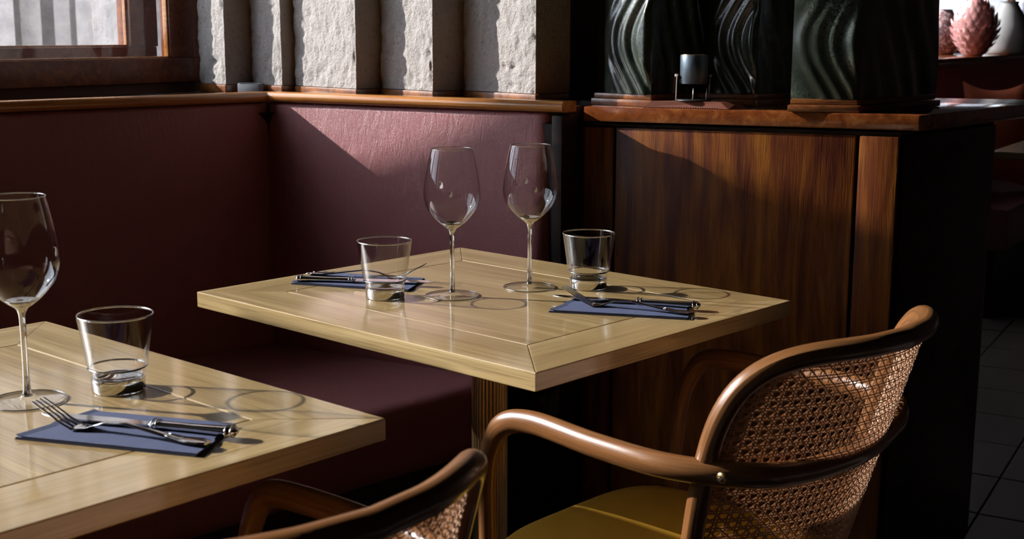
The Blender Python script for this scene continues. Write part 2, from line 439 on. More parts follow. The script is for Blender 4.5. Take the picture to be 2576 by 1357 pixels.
# ------------------------------------------------------------------ banquette (L-shaped bench in the corner)
bench = empty('corner_bench', (C0.x, C0.y, 0)); tag(bench, 'maroon leather corner bench with padded backs and a wooden top rail', 'bench')
def padded_back(name, d, n, l0, l1, ztop, round_end=0.0, nseg=60):
    prof = []   # (offset into room, z)
    for k in range(15):
        t = k / 14; prof.append((.012 * math.sin(math.pi * t) ** .7 + .045 * (1 - t) ** 1.5, .43 + (ztop - .012 - .43) * t))
    for k in range(1, 9):
        an = k / 8 * math.pi / 2; prof.append((-.014 + .014 * math.cos(an), ztop - .012 + .012 * math.sin(an)))
    prof.append((-.07, ztop - .001))
    V, Fc, m_ = [], [], len(prof)
    for i in range(nseg + 1):
        t = i / nseg; l = l0 + (l1 - l0) * t; rr = 0; zf = 0
        if round_end:
            e = l1 - l
            if e < round_end: rr = round_end - math.sqrt(max(0, round_end ** 2 - (round_end - e) ** 2))
        if i == nseg and round_end: rr = round_end
        e0 = l - l0; ri = .004 * math.exp(-e0 / .012)
        for (o_, z) in prof:
            zz = z - (rr * .30 if z > ztop - .1 else 0) * (z - ztop + .1) / .1
            q = d * l + n * (o_ - rr - ri)
            puff = noise.noise(Vector((l * 6, z * 6, 1.3))) * .0015
            V.append((q.x + n.x * puff, q.y + n.y * puff, zz))
    for i in range(nseg):
        for k in range(m_ - 1): Fc.append((i * m_ + k, i * m_ + k + 1, (i + 1) * m_ + k + 1, (i + 1) * m_ + k))
    return mesh_obj(name, V, Fc, M['leather'], bench, True)
padded_back('back_cushion', bD, bN, .003, .732, 1.0, .03, 80)
padded_back('back_cushion', aD, aN, .003, 1.75, 1.0, 0, 60)
# solid core behind the pads
prism_obj('back_board', [(.0, .0), tuple(bD * .735), tuple(bD * .735 - bN * .068), tuple(-bN * .068)], .02, .978, M['dark_wood'], bench)
prism_obj('back_board', [(.0, .0), tuple(-aN * .10), tuple(aD * 1.76 - aN * .10), tuple(aD * 1.76)], .021, .977, M['dark_wood'], bench)
prism_obj('end_post', strip_poly(bD * .736 - bN * .068, bD, .024, bN, .072), 0, .995, M['dark_wood'], bench, .003)
# top rails with a rounded nosing
def rail(name, d, n, l0, l1, mat, m0=0., m1=0.):
    prof = [(-.055, .0), (-.055, .021), (-.002, .023)] + [(.0005 + .0095 * math.sin(k / 8 * math.pi), .0115 + .0115 * math.cos(k / 8 * math.pi)) for k in range(9)] + [(-.03, 0)]
    V, Fc, UVs = [], [], []; m_ = len(prof); N = 12
    cuts = [(l0, m0)] + [(l0 + (l1 - l0) * k / N, 0) for k in range(1, N)] + [(l1, m1)]
    for (l, ms) in cuts:
        for (o_, z) in prof:
            q = d * (l + ms * (o_ + .055)) + n * o_; V.append((q.x, q.y, 1.001 + z)); UVs.append((l, o_ * 2 + z * 2))
    for i in range(N):
        for k in range(m_): Fc.append((i * m_ + k, i * m_ + (k + 1) % m_, (i + 1) * m_ + (k + 1) % m_, (i + 1) * m_ + k))
    Fc.append(tuple(range(m_))); Fc.append(tuple(range(N * m_, (N + 1) * m_))[::-1])
    return mesh_obj(name, V, Fc, mat, bench, True, UVs, auto=35)
M['nosing_uv'] = wood('honey_nosing_wood', (.28, .095, .02), (.42, .165, .04), (.52, .24, .07), coord='UV', along=(2, 90, 1), fine=(12, 500, 1), rough=.25, coat=.6, bmp=.1)
cot = 1 / math.tan(R(106.5 / 2))
r1 = rail('top_rail', bD, bN, 0.0, .762, M['nosing_uv'], 0, 0)
r2 = rail('top_rail', aD, aN, 0.0, 1.76, M['nosing_uv'], 0, 0)
# seats
def seat(name, poly, z0, z1, rad=.03):
    bm = bmesh.new(); prism(bm, poly, z0, z1); bmesh.ops.recalc_face_normals(bm, faces=bm.faces)
    te = [e for e in bm.edges]
    bmesh.ops.bevel(bm, geom=te, offset=rad, segments=5, affect='EDGES', profile=.5)
    return bm_obj(name, bm, M['leather'], bench, True, auto=60)
SD = .66
def isect(p, d, q, e):
    den = d.x * e.y - d.y * e.x; t = ((q - p).x * e.y - (q - p).y * e.x) / den; return p + d * t
kk = isect(bN * .045, bD, aN * .03, aD); inn = isect(bN * .045, bD, aN * SD, aD)
seat('seat_cushion', [tuple(kk), tuple(aD * 1.75 + aN * .03), tuple(aD * 1.75 + aN * SD), tuple(inn)], .30, .452)
bq = isect(bN * .06, bD, aN * (SD - .035), aD); bk = isect(bN * .06, bD, aN * .02, aD)
prism_obj('bench_base', [tuple(bk), tuple(aD * 1.75 + aN * .02), tuple(aD * 1.75 + aN * (SD - .035)), tuple(bq)], 0, .298, M['dark_wood'], bench)

# ------------------------------------------------------------------ counter cabinet
K0 = Vector((.127, 2.694)); kD = azv(112.5).to_2d(); kN = azv(202.5).to_2d(); sD = azv(42.0).to_2d(); KL = .686
cab = empty('counter_cabinet', (K0.x, K0.y, 0)); tag(cab, 'dark reddish oak cabinet with grooved panels right of the bench', 'cabinet')
kr = kD * KL
def cpoly(inset, l0=-.10, depth=1.2): return None
ext = kD * .02
body = [tuple(kD * .020 - kN * .019), tuple(kD * (KL - .035) - kN * .019), tuple(kD * (KL - .035) - kN * .019 + sD * .44), tuple(kD * .020 - kN * .36)]
prism_obj('carcass', body, .0, .975, M['dark_wood'], cab)
def front_panel(l0, l1, z0, z1, name='front_panel', off=-.018, t=.012, mat=None, bev=.003):
    p = kD * l0 + kN * off; return prism_obj(name, strip_poly(p, kD, l1 - l0, kN, t), z0, z1, mat or M['cabinet'], cab, bev)
front_panel(.021, .085, .10, .968)
front_panel(.090, .570, .10, .968)
front_panel(.577, .650, .10, .968, name='corner_stile', t=.014)
front_panel(.021, .650, .0, .095, name='plinth_board', off=-.018, t=.004, mat=M['dark_wood'])
sp0 = kD * (KL - .034) - kN * .025
nS = Vector((sD.y, -sD.x))
prism_obj('side_panel', strip_poly(sp0, sD, .43, nS, .01), .05, .968, M['dark_wood'], cab, .003)
ct = [tuple(kD * .021), tuple(kr), tuple(kr + sD * .75), tuple(-kN * .62 + kD * .05)]
o = prism_obj('counter_top', ct, .980, SILL, M['brown'], cab, .003)
mt, nt, b = newmat('lacquered_counter'); v = coords(nt, 'Object', (40, 2, 40)); n1 = noise_n(nt, v, 1, 4, .6, .8)
nt.links.new(ramp(nt, n1, [(.3, (.10, .022, .006)), (.55, (.20, .055, .012)), (.72, (.30, .11, .03))]), b.inputs['Base Color']); b.inputs['Roughness'].default_value = .22; b.inputs['Coat Weight'].default_value = .8; b.inputs['Coat Roughness'].default_value = .08
M['counter'] = mt; o.data.materials[0] = mt

# ------------------------------------------------------------------ green ceramic blocks on wooden plinths
def ceramic_block(corner, az_f, wf, depth, az_s, idx):
    fd, sv = azv(az_f + 180).to_2d(), azv(az_s).to_2d()
    z0, z1 = .0255, 1.2
    fn = Vector((-fd.y, fd.x));  fn = fn if fn.dot(-sv) > 0 else -fn
    sn = -Vector((sv.y, -sv.x)); sn = sn if sn.dot(-fd) > 0 else -sn
    nz, nf, ns = 120, 44, 22
    V, Fc = [], []
    prof = [('s', 1 - k / ns) for k in range(ns)] + [('f', k / nf) for k in range(nf + 1)] + [('b', k / 8) for k in range(1, 9)]
    n = len(prof)
    for i in range(nz + 1):
        z = z0 + (z1 - z0) * (i / nz) ** 1.5; zc = z - .135
        per = .30; cc = .030 * (1 - math.cos(2 * math.pi * zc / per)) * .5 * 2.0     # how far the ridges swing to the right
        for typ, t in prof:
            if typ == 'f':
                u = t * wf                       # from the right corner leftwards
                s = (wf - u) - cc                # ridges measured from the left edge
                h = 0.0
                for (c_, w_, a_) in ((.018, .012, .006), (.046, .013, .008), (.076, .0125, .0095)):
                    h += a_ * math.exp(-((s - c_) / w_) ** 2)
                h += .016 * max(0, min(1, (s - .090) / .02)) * max(0.0, 1 - max(0, u) / .10 * .3)
                if idx == 2: h *= .55
                left = max(0, (u - wf * .62) / (wf * .38)); h -= (.035 if idx < 2 else .006) * left ** 2
                edge = math.exp(-(u / .006) ** 2); h *= (1 - .85 * edge)
                q = fd * u + fn * h
            elif typ == 's':
                h = .004 * math.sin(t * 26 + 4 * math.sin(zc * 12)) * math.sin(math.pi * min(1, t * 1.0)) ** .5 + .003 * math.sin(zc * 21 + t * 9)
                q = sv * (depth * t) + sn * h * min(1, t * 6)
            else:
                q = fd * wf - fn * (.035) + sv * (depth - .03) * t
            V.append((q.x, q.y, z))
    for i in range(nz):
        for k in range(n - 1): Fc.append((i * n + k, (i + 1) * n + k, (i + 1) * n + k + 1, i * n + k + 1))
        Fc.append((i * n + n - 1, (i + 1) * n + n - 1, (i + 1) * n, i * n))
    Fc.append(tuple(nz * n + k for k in range(n)))
    root = empty('ceramic_block', (corner[0], corner[1], SILL))
    mesh_obj('ceramic_body', V, Fc, M['ceramic'], root, True, auto=70)
    c = fn * .008 + sn * .006
    pl = [c, c + fd * (wf + .01), c + fd * (wf + .01) + sv * (depth + .01), c + sv * (depth + .015)]
    prism_obj('lower_plinth', pl, .0003, .014, M['brown'], root, .003)
    c2 = fn * .003 + sn * .002
    pl = [c2, c2 + fd * (wf + .002), c2 + fd * (wf + .002) + sv * depth, c2 + sv * depth]
    prism_obj('upper_plinth', pl, .0142, .0252, M['brown'], root, .003)
    return root
cl = ['dark green glazed ceramic block nearest the concrete fins, wavy ridges catching light', 'dark green glazed ceramic block just right of the small spotlight', 'dark green glazed ceramic block at the right end, its long side in shadow']
for i, (c, wf, dp, az_) in enumerate((((.283, 2.668), .14, .20, 128), ((.502, 2.70), .125, .22, 116), ((.657, 2.492), .125, .32, 106))):
    root = ceramic_block(c, az_, wf, dp, 44, i); tag(root, cl[i], 'ceramic block', 'glazed ceramic blocks on the counter')

# octagonal-looking chamfered board and the spotlight on it
fb = empty('lamp_board', (.2605, 2.6475, SILL)); d1 = azv(112).to_2d(); d2 = azv(24).to_2d()
pl = [Vector((0, 0)), d1 * .180, d1 * .21 + d2 * .035, d1 * .20 + d2 * .050, d1 * .065 + d2 * .050]
bm = bmesh.new(); prism(bm, pl, .0005, .014, .022); bmesh.ops.recalc_face_normals(bm, faces=bm.faces); bevel(bm, .001, 1)
bm_obj('board_body', bm, M['mat_rubber'], fb)
for k in range(30):
    t = .016 + k * .0048
    V, Fc, U_ = sweep([Vector((*(d1 * t + d2 * .0005), .002)), Vector((*(d1 * (.02 + (t - .016) * .93) + d2 * .0150), .0128))], .0006, 5)
    mesh_obj('rib', V, Fc, M['mat_rubber'], fb, True)
tag(fb, 'low brown chamfered board with ribbed front under the small spotlight', 'board')

lamp = empty('uplight', (.3655, 2.645, SILL + .0145)); tag(lamp, 'small blue-grey cylindrical spotlight pointing up in a bracket on the counter', 'lamp')
def shift(o, z): o.location.z = z; return o
shift(lathe('lamp_head', [(0, 0), (.026, 0), (.0275, .002), (.028, .056), (.0272, .0575), (.0262, .0565), (.0255, .02), (0, .02)], M['lamp'], lamp, 48, auto=40), .034)
shift(lathe('rim', [(.0255, .0), (.0268, .0008), (.0262, .0016), (.0252, .0012), (.0255, 0)], M['brass'], lamp, 48), .0912)
pth = catmull([(-.034, -.004, .052), (-.0345, -.004, .035), (-.035, -.004, .0), ], 6)
tube('bracket', pth, lambda t: (.0016, .0035), M['brackets'], lamp, 8)
tube('bracket', [Vector((.033, .006, .052)), Vector((.033, .006, .03)), Vector((.033, .006, 0))], lambda t: (.0016, .0035), M['brackets'], lamp, 8)
for (x, y) in ((-.003, -.022), (.025, -.012)):
    tube('peg', [Vector((x, y, 0)), Vector((x, y, .012)), Vector((x, y, .026))], lambda t: (.0022 - .001 * t, .0022 - .001 * t), M['brackets'], lamp, 8)
for x in (-.0345, .033):
    bm = bmesh.new(); bmesh.ops.create_uvsphere(bm, u_segments=12, v_segments=8, radius=.0045); bmesh.ops.translate(bm, verts=bm.verts, vec=(x, 0, .05)); bm_obj('pivot_knob', bm, M['brackets'], lamp, True)
shift(lathe('base_ring', [(0, 0), (.036, 0), (.037, .0015), (.035, .003), (0, .003)], M['black'], lamp, 40), .0)

# grey box on the ledge
gb = empty('sensor_box', (-.632, 3.165, SILL + .0005), R(-20)); tag(gb, 'small ribbed grey plastic box on the window ledge', 'box')
bm = bmesh.new(); box(bm, 0, 0, .0125, .058, .03, .025); bevel(bm, .0012, 2); bm_obj('box_body', bm, M['grey_plastic'], gb, True)
for k in range(15):
    bm = bmesh.new(); box(bm, -.0225 + k * .0032, -.0135, .0258, .0016, .004, .002); bm_obj('rib', bm, M['grey_plastic'], gb)

# ------------------------------------------------------------------ tables
TH = .025; TOP = .75
def table(loc, yaw, a, b, label):
    root = empty('table', (loc[0], loc[1], 0), yaw); tag(root, label, 'table', 'square-edged oak tables with brass columns')
    z0 = TOP - TH
    ia, ib = a - .1005, b - .1045; g = .0015
    def board(nm, poly, horizontal):
        # local frame so that grain runs along the board
        c = sum((Vector(p) for p in poly), Vector((0, 0))) / len(poly)
        rot = 0 if horizontal else math.pi / 2
        cs, sn = math.cos(-rot), math.sin(-rot)
        pl = [((p[0] - c.x) * cs - (p[1] - c.y) * sn, (p[0] - c.x) * sn + (p[1] - c.y) * cs) for p in poly]
        bm = bmesh.new(); prism(bm, pl, 0, TH); bmesh.ops.recalc_face_normals(bm, faces=bm.faces); bevel(bm, .0014, 2)
        o = bm_obj(nm, bm, M['oak'], root, False); o.location = (c.x, c.y, z0); o.rotation_euler = (0, 0, rot); return o
    e = .0004
    board('edge_board', [(-a, -b), (a, -b), (ia + g, -ib - g), (-ia - g, -ib - g)], True)
    board('edge_board', [(-a, b), (-ia - g, ib + g), (ia + g, ib + g), (a, b)], True)
    board('edge_board', [(-a, -b), (-ia - g, -ib - g), (-ia - g, ib + g), (-a, b)], False)
    board('edge_board', [(a, -b), (a, b), (ia + g, ib + g), (ia + g, -ib - g)], False)
    pn = board('centre_panel', [(-ia, -ib), (ia, -ib), (ia, ib), (-ia, ib)], False)
    # underside board and fluted brass column
    prism_obj('support_plate', [(-.16, -.16), (.16, -.16), (.16, .16), (-.16, .16)], z0 - .008, z0 - .0005, M['black'], root, .002)
    V, Fc = [], []; N = 28; sub = 6; zs = [.03, .1, .3, .5, z0 - .0085]
    for z in zs:
        for k in range(N * sub):
            th = 2 * math.pi * k / (N * sub); r = .0272 + .0019 * abs(math.sin(math.pi * (k % sub) / sub)); V.append((r * math.cos(th), r * math.sin(th), z))
    n = N * sub
    for i in range(len(zs) - 1):
        for k in range(n): Fc.append((i * n + k, i * n + (k + 1) % n, (i + 1) * n + (k + 1) % n, (i + 1) * n + k))
    mesh_obj('column', V, Fc, M['brass'], root, True, auto=50)
    lathe('foot_plate', [(0, 0), (.21, 0), (.212, .004), (.20, .012), (.06, .022), (.035, .030), (0, .030)], M['black'], root, 48, auto=40)
    return root
YAW1 = .82496
T1 = table((-.0349, 2.0091), YAW1, .2987, .3638, 'pale oak table in the bench corner, set for two, on a fluted brass column')
YAW2 = R(48.6)
e1 = Vector((math.cos(YAW2), math.sin(YAW2)))
c2 = (Vector((-.672, 1.811)) + Vector((-.135, 1.363))) / 2 - e1 * .2987
T2 = table((c2.x, c2.y), YAW2, .2987, .3560, 'pale oak table cut off by the lower left of the photo')

# ------------------------------------------------------------------ glasses
def arc_profile(pts, m=8):
    return [(p.x, p.z) for p in catmull([(r, 0, z) for r, z in pts], m)]
def mark_mesh(parent, bowlr, phi, z, s=1.0):
    """small white printed sign: short bar, curved tail, drop"""
    shape = []
    def onb(dx, dz):
        zz = z + dz; r = bowlr(zz) + .0004; an = phi + dx / r
        return Vector((r * math.cos(an), r * math.sin(an), zz))
    V, Fc = [], []
    path = [(-.0032, .0040, .0003), (-.0012, .0042, .0004), (.0004, .0036, .0005), (.0010, .0022, .0007), (.0010, .0006, .0012), (.0006, -.0010, .0019), (.0000, -.0026, .0019), (-.0007, -.0038, .0010), (-.001, -.0042, .0002)]
    for (x, y, w_) in path: V.append(onb((x - w_) * s, y * s)); V.append(onb((x + w_) * s, y * s - w_ * .5 * s))
    for k in range(len(path) - 1): Fc.append((2 * k, 2 * k + 1, 2 * k + 3, 2 * k + 2))
    return mesh_obj('printed_mark', V, Fc, M['mark'], parent)
bowl_pts = [(.0045, .1070), (.0120, .1105), (.0260, .1225), (.0380, .1380), (.0437, .1560), (.0440, .1680), (.0415, .1900), (.0365, .2150), (.0325, .2320)]
bo = arc_profile(bowl_pts, 8)
def bowlr(z):
    for (r0, z0), (r1, z1) in zip(bo, bo[1:]):
        if z0 <= z <= z1: return r0 + (r1 - r0) * (z - z0) / max(1e-9, z1 - z0)
    return .04
def wine_glass(loc, phis, label):
    root = empty('wine_glass', (*loc, TOP + .0004)); tag(root, label, 'wine glass', 'empty stemmed wine glasses')
    lathe('bowl', bo, M['thin'], root, 72)
    lathe('rim', [(.0325 + .0007 * math.cos(a), .2322 + .0006 * math.sin(a)) for a in [k * math.pi / 4 for k in range(9)]], M['glass'], root, 72)
    lathe('bowl_base', [(0, .1085), (.0045, .1075), (.0118, .1112), (.0185, .1165), (.0160, .1166), (.0090, .1140), (0, .1130)], M['glass'], root, 48)
    st = arc_profile([(.0060, .0058), (.0046, .012), (.0037, .030), (.0034, .060), (.0036, .090), (.0050, .1035), (.0105, .1105)], 6)
    lathe('stem', [(0, .0056)] + st + [(.006, .1113), (0, .1118)], M['glass'], root, 32)
    lathe('foot', [(.0432, .0012), (.040, .0020), (.028, .0028), (.014, .0044), (.0085, .0058), (.0062, .0075)], M['thin'], root, 64)
    lathe('foot_edge', [(.0424 + .0009 * math.cos(a), .0009 + .0008 * math.sin(a)) for a in [k * math.pi / 5 for k in range(11)]], M['glass'], root, 72)
    for ph, z in phis: mark_mesh(root, bowlr, ph, z, 1.25)
    return root
def view_phi(loc, off=0.0): return math.atan2(-loc[1], -loc[0]) + off
w1, w2, w3 = (-.0941, 2.0088), (.0287, 2.0784), (-.5457, 1.4120)
wine_glass(w1, [(view_phi(w1, -.38), .1805), (view_phi(w1, -.04), .1670)], 'wine glass on the far table, behind the left tumbler, left of the pair')
wine_glass(w2, [(view_phi(w2, -.14), .1800), (view_phi(w2, .20), .1665)], 'wine glass on the far table, right of the pair, closer to the wall')
wine_glass(w3, [(view_phi(w3, 1.12), .1720)], 'wine glass on the near left table, cut by the photo edge')
def tumbler(loc, label, rz=0):
    root = empty('tumbler', (*loc, TOP + .0004), rz); tag(root, label, 'tumbler', 'short clear water tumblers')
    outer = [(.0305, .0165), (.0310, .0262), (.0322, .0282), (.0345, .0310), (.0365, .0480), (.0432, .0895)]
    inner = [(.0414, .0895), (.0348, .0480), (.0322, .0310), (.0290, .0190), (.026, .0170)]
    lathe('wall', outer + [(.0432, .0895)], M['thin'], root, 72, auto=30)
    lathe('inner_wall', inner, M['thin'], root, 72, auto=30)
    lathe('rim', [(.0423 + .0011 * math.cos(a), .0898 + .0011 * math.sin(a)) for a in [k * math.pi / 5 for k in range(11)]], M['glass'], root, 72)
    lathe('step_ring', [(.0322 + .0016 * math.cos(a), .0282 + .0012 * math.sin(a)) for a in [k * math.pi / 4 for k in range(9)]], M['glass'], root, 72)
    bs = [(0, .0018), (.024, .0010), (.0265, 0), (.0290, .0), (.0302, .0022), (.0305, .0164)]
    lathe('base', bs + [(.027, .0164), (.024, .0150), (0, .0135)], M['glass'], root, 72, auto=30)
    for k in range(22):
        an = 2 * math.pi * k / 22; bm = bmesh.new(); box(bm, .0292 * math.cos(an), .0292 * math.sin(an), .0011, .0012, .0012, .002); bm_obj('base_notch', bm, M['glass'], root)
    return root
tumbler((-.1990, 1.9950), 'tumbler in front of the left place setting on the far table')
tumbler((.1245, 2.0780), 'tumbler on the right of the far table, beside the right wine glass')
tumbler((-.4572, 1.4600), 'tumbler on the near left table, largest of the three')

# ------------------------------------------------------------------ cutlery and napkins
def napkin(loc, az, label, flip=False, L=.205, W=.100):
    root = empty('napkin', (*loc, TOP + .0003), R(90 - az)); tag(root, label, 'napkin', 'folded navy paper napkins')
    V, Fc = [], []
    layers = 3; nx, ny = 24, 10
    for q in range(layers):
        for side in (0, 1):
            base = len(V)
            for i in range(nx + 1):
                for j in range(ny + 1):
                    u, v = i / nx, j / ny
                    cut = .030 * v if not flip else .018 * v           # oblique left end
                    x = -L / 2 + cut + (L - cut - (.006 * v)) * u + (.0012 * q if v < .5 else -.001 * q)
                    y = -W / 2 + W * v
                    z = q * .0013 + side * .0010 + .0006 * (1 + noise.noise(Vector((x * 40, y * 40, q)))) * (.6 if q == 2 else .2) + .0016 * math.exp(-(u / .02) ** 2) * (q == 2)
                    if side == 0 and q == 0: z = 0
                    V.append((x, y, z))
            st = ny + 1
            for i in range(nx):
                for j in range(ny):
                    f = (base + i * st + j, base + (i + 1) * st + j, base + (i + 1) * st + j + 1, base + i * st + j + 1)
                    Fc.append(f if side else f[::-1])
            if side:
                b0 = base - (nx + 1) * st
                for i in range(nx):
                    Fc.append((b0 + i * st, b0 + (i + 1) * st, base + (i + 1) * st, base + i * st))
                    Fc.append((b0 + i * st + ny, base + i * st + ny, base + (i + 1) * st + ny, b0 + (i + 1) * st + ny))
                for j in range(ny):
                    Fc.append((b0 + j, base + j, base + j + 1, b0 + j + 1))
                    Fc.append((b0 + nx * st + j, b0 + nx * st + j + 1, base + nx * st + j + 1, base + nx * st + j))
    mesh_obj('folded_paper', V, Fc, M['napkin'], root, False)
    return root
NZ = .0042
def ribbon(path, width, thick, sides=8):
    """flat bar with rounded section following path; width(t), thick(t)"""
    n = len(path); V, Fc = [], []
    for i, p in enumerate(path):
        t = (path[min(i + 1, n - 1)] - path[max(i - 1, 0)]).normalized(); s = Vector((0, 1, 0)); nn = t.cross(s).normalized() * -1
        if nn.z < 0: nn = -nn
        k = i / (n - 1); w_, h_ = width(k) / 2, thick(k) / 2
        for a in range(sides):
            an = 2 * math.pi * a / sides; c_, s_ = math.cos(an), math.sin(an)
            V.append(p + s * (w_ * math.copysign(abs(c_) ** .6, c_)) + nn * (h_ * s_))
    for i in range(n - 1):
        for a in range(sides): Fc.append((i * sides + a, i * sides + (a + 1) % sides, (i + 1) * sides + (a + 1) % sides, (i + 1) * sides + a))
    Fc.append(tuple(range(sides))[::-1]); Fc.append(tuple(range((n - 1) * sides, n * sides)))
    return V, Fc
def lerp(tab, x):
    for (a, va), (b_, vb) in zip(tab, tab[1:]):
        if x <= b_: return va + (vb - va) * (x - a) / (b_ - a)
    return tab[-1][1]
def fork(loc, az, label, z=NZ):
    """x=0 handle end, +x towards the tines"""
    root = empty('fork', (*loc, TOP + z), R(90 - az)); tag(root, label, 'fork', 'steel dinner forks')
    zt = [(0, .0035), (.03, .0030), (.07, .0085), (.10, .0125), (.125, .0100), (.145, .0030), (.158, .0022), (.172, .0075), (.19, .0175), (.207, .0265)]
    wt = [(0, .013), (.006, .019), (.02, .0185), (.045, .0115), (.08, .0075), (.115, .0060), (.135, .0075), (.147, .0180), (.158, .0235)]
    xs = [k / 60 * .160 for k in range(61)]
    V, Fc = ribbon([Vector((x, 0, lerp(zt, x))) for x in xs], lambda k: lerp(wt, k * .160), lambda k: .0028 - .0006 * k, 10)
    mesh_obj('handle', V, Fc, M['steel'], root, True, auto=50)
    for s in (-1.5, -.5, .5, 1.5):
        pts = [Vector((x, s * .0062 * (1 - .05 * (x - .157) / .05), lerp(zt, x))) for x in [.1575 + k / 16 * .0495 for k in range(17)]]
        V, Fc = ribbon(pts, lambda k: .0034 - .0016 * k, lambda k: .0022 - .0008 * k, 6)
        mesh_obj('tine', V, Fc, M['steel'], root, True, auto=60)
    # raised rim lines on the handle end
    for s in (-1, 1):
        pts = [Vector((x, s * (lerp(wt, x) / 2 - .0018), lerp(zt, x) + .0014)) for x in [.008 + k / 10 * .04 for k in range(11)]]
        V, Fc = ribbon(pts, lambda k: .0012, lambda k: .0008, 6); mesh_obj('handle_bead', V, Fc, M['steel'], root, True)
    return root
def knife(loc, az, label, z=NZ, tilt=0.0):
    root = empty('knife', (*loc, TOP + z), R(90 - az)); tag(root, label, 'knife', 'steel table knives')
    wt = [(0, .010), (.004, .0165), (.012, .0175), (.03, .0150), (.06, .0120), (.088, .0125), (.095, .0145), (.10, .010)]
    ht = [(0, .005), (.006, .0095), (.05, .0075), (.09, .0080), (.10, .004)]
    xs = [k / 50 * .100 for k in range(51)]
    V, Fc = ribbon([Vector((x, 0, .0052 - .001 * x / .1)) for x in xs], lambda k: lerp(wt, k * .1), lambda k: lerp(ht, k * .1), 14)
    mesh_obj('handle', V, Fc, M['steel'], root, True, auto=60)
    for xx, rr in ((.0905, .0078), (.0955, .0084), (.004, .0088), (.010, .0095)):
        V, Fc, _ = sweep([Vector((xx, rr * .95 * math.cos(a), .0050 + rr * .62 * math.sin(a))) for a in [k * 2 * math.pi / 20 for k in range(21)]], .0009, 6); mesh_obj('bead_ring', V, Fc, M['steel'], root, True)
    bm = bmesh.new(); up = []; N = 30
    for k in range(N + 1):
        x = .098 + (.232 - .098) * k / N; t = k / N
        y1 = .0050 + .0035 * min(1, t * 4) + .0015 * math.sin(t * 3); y0 = -.0060 - .0022 * math.sin(min(1, t * 1.4) * math.pi)
        if t > .82: q = (t - .82) / .18; y1 = y1 * (1 - q ** 2 * .9) ; y0 = y0 * (1 - q ** 1.6 * .1) 
        if t > .93: q = (t - .93) / .07; y0 = y0 + (y1 - y0) * q ** 2 * .9
        up.append((x, y1, y0))
    rows = [[bm.verts.new((x, y1, .0052)), bm.verts.new((x, y1, .0036)), bm.verts.new((x, y0, .0042)), bm.verts.new((x, y0, .0046))] for x, y1, y0 in up]
    for p, q in zip(rows, rows[1:]):
        for a in range(4): bm.faces.new((p[a], p[(a + 1) % 4], q[(a + 1) % 4], q[a]))
    bm.faces.new(rows[0]); bm.faces.new(rows[-1][::-1]); bmesh.ops.recalc_face_normals(bm, faces=bm.faces)
    bm_obj('blade', bm, M['steel'], root, True, auto=30)
    return root
napkin((.166, 1.9125), 104, 'navy napkin under the fork and knife at the right of the far table')
fork((.268, 1.852), 294.0, 'fork with raised tines on the right napkin of the far table')
knife((.282, 1.899), 289.0, 'knife on the right napkin of the far table, behind the fork')
napkin((-.396, 1.294), 105.5, 'navy napkin in front of the tumbler on the near left table')
fork((-.303, 1.241), 290.5, 'fork on the near left table, its tines by the glass foot')
knife((-.280, 1.272), 286.5, 'knife beside the fork on the near left table')
napkin((-.252, 2.117), 107, 'navy napkin behind the left tumbler of the far table', flip=True)
fork((-.347, 2.160), 101.0, 'fork pointing right, behind the left tumbler on the far table')
knife((-.357, 2.106), 96.5, 'knife pointing right, behind the left tumbler on the far table')

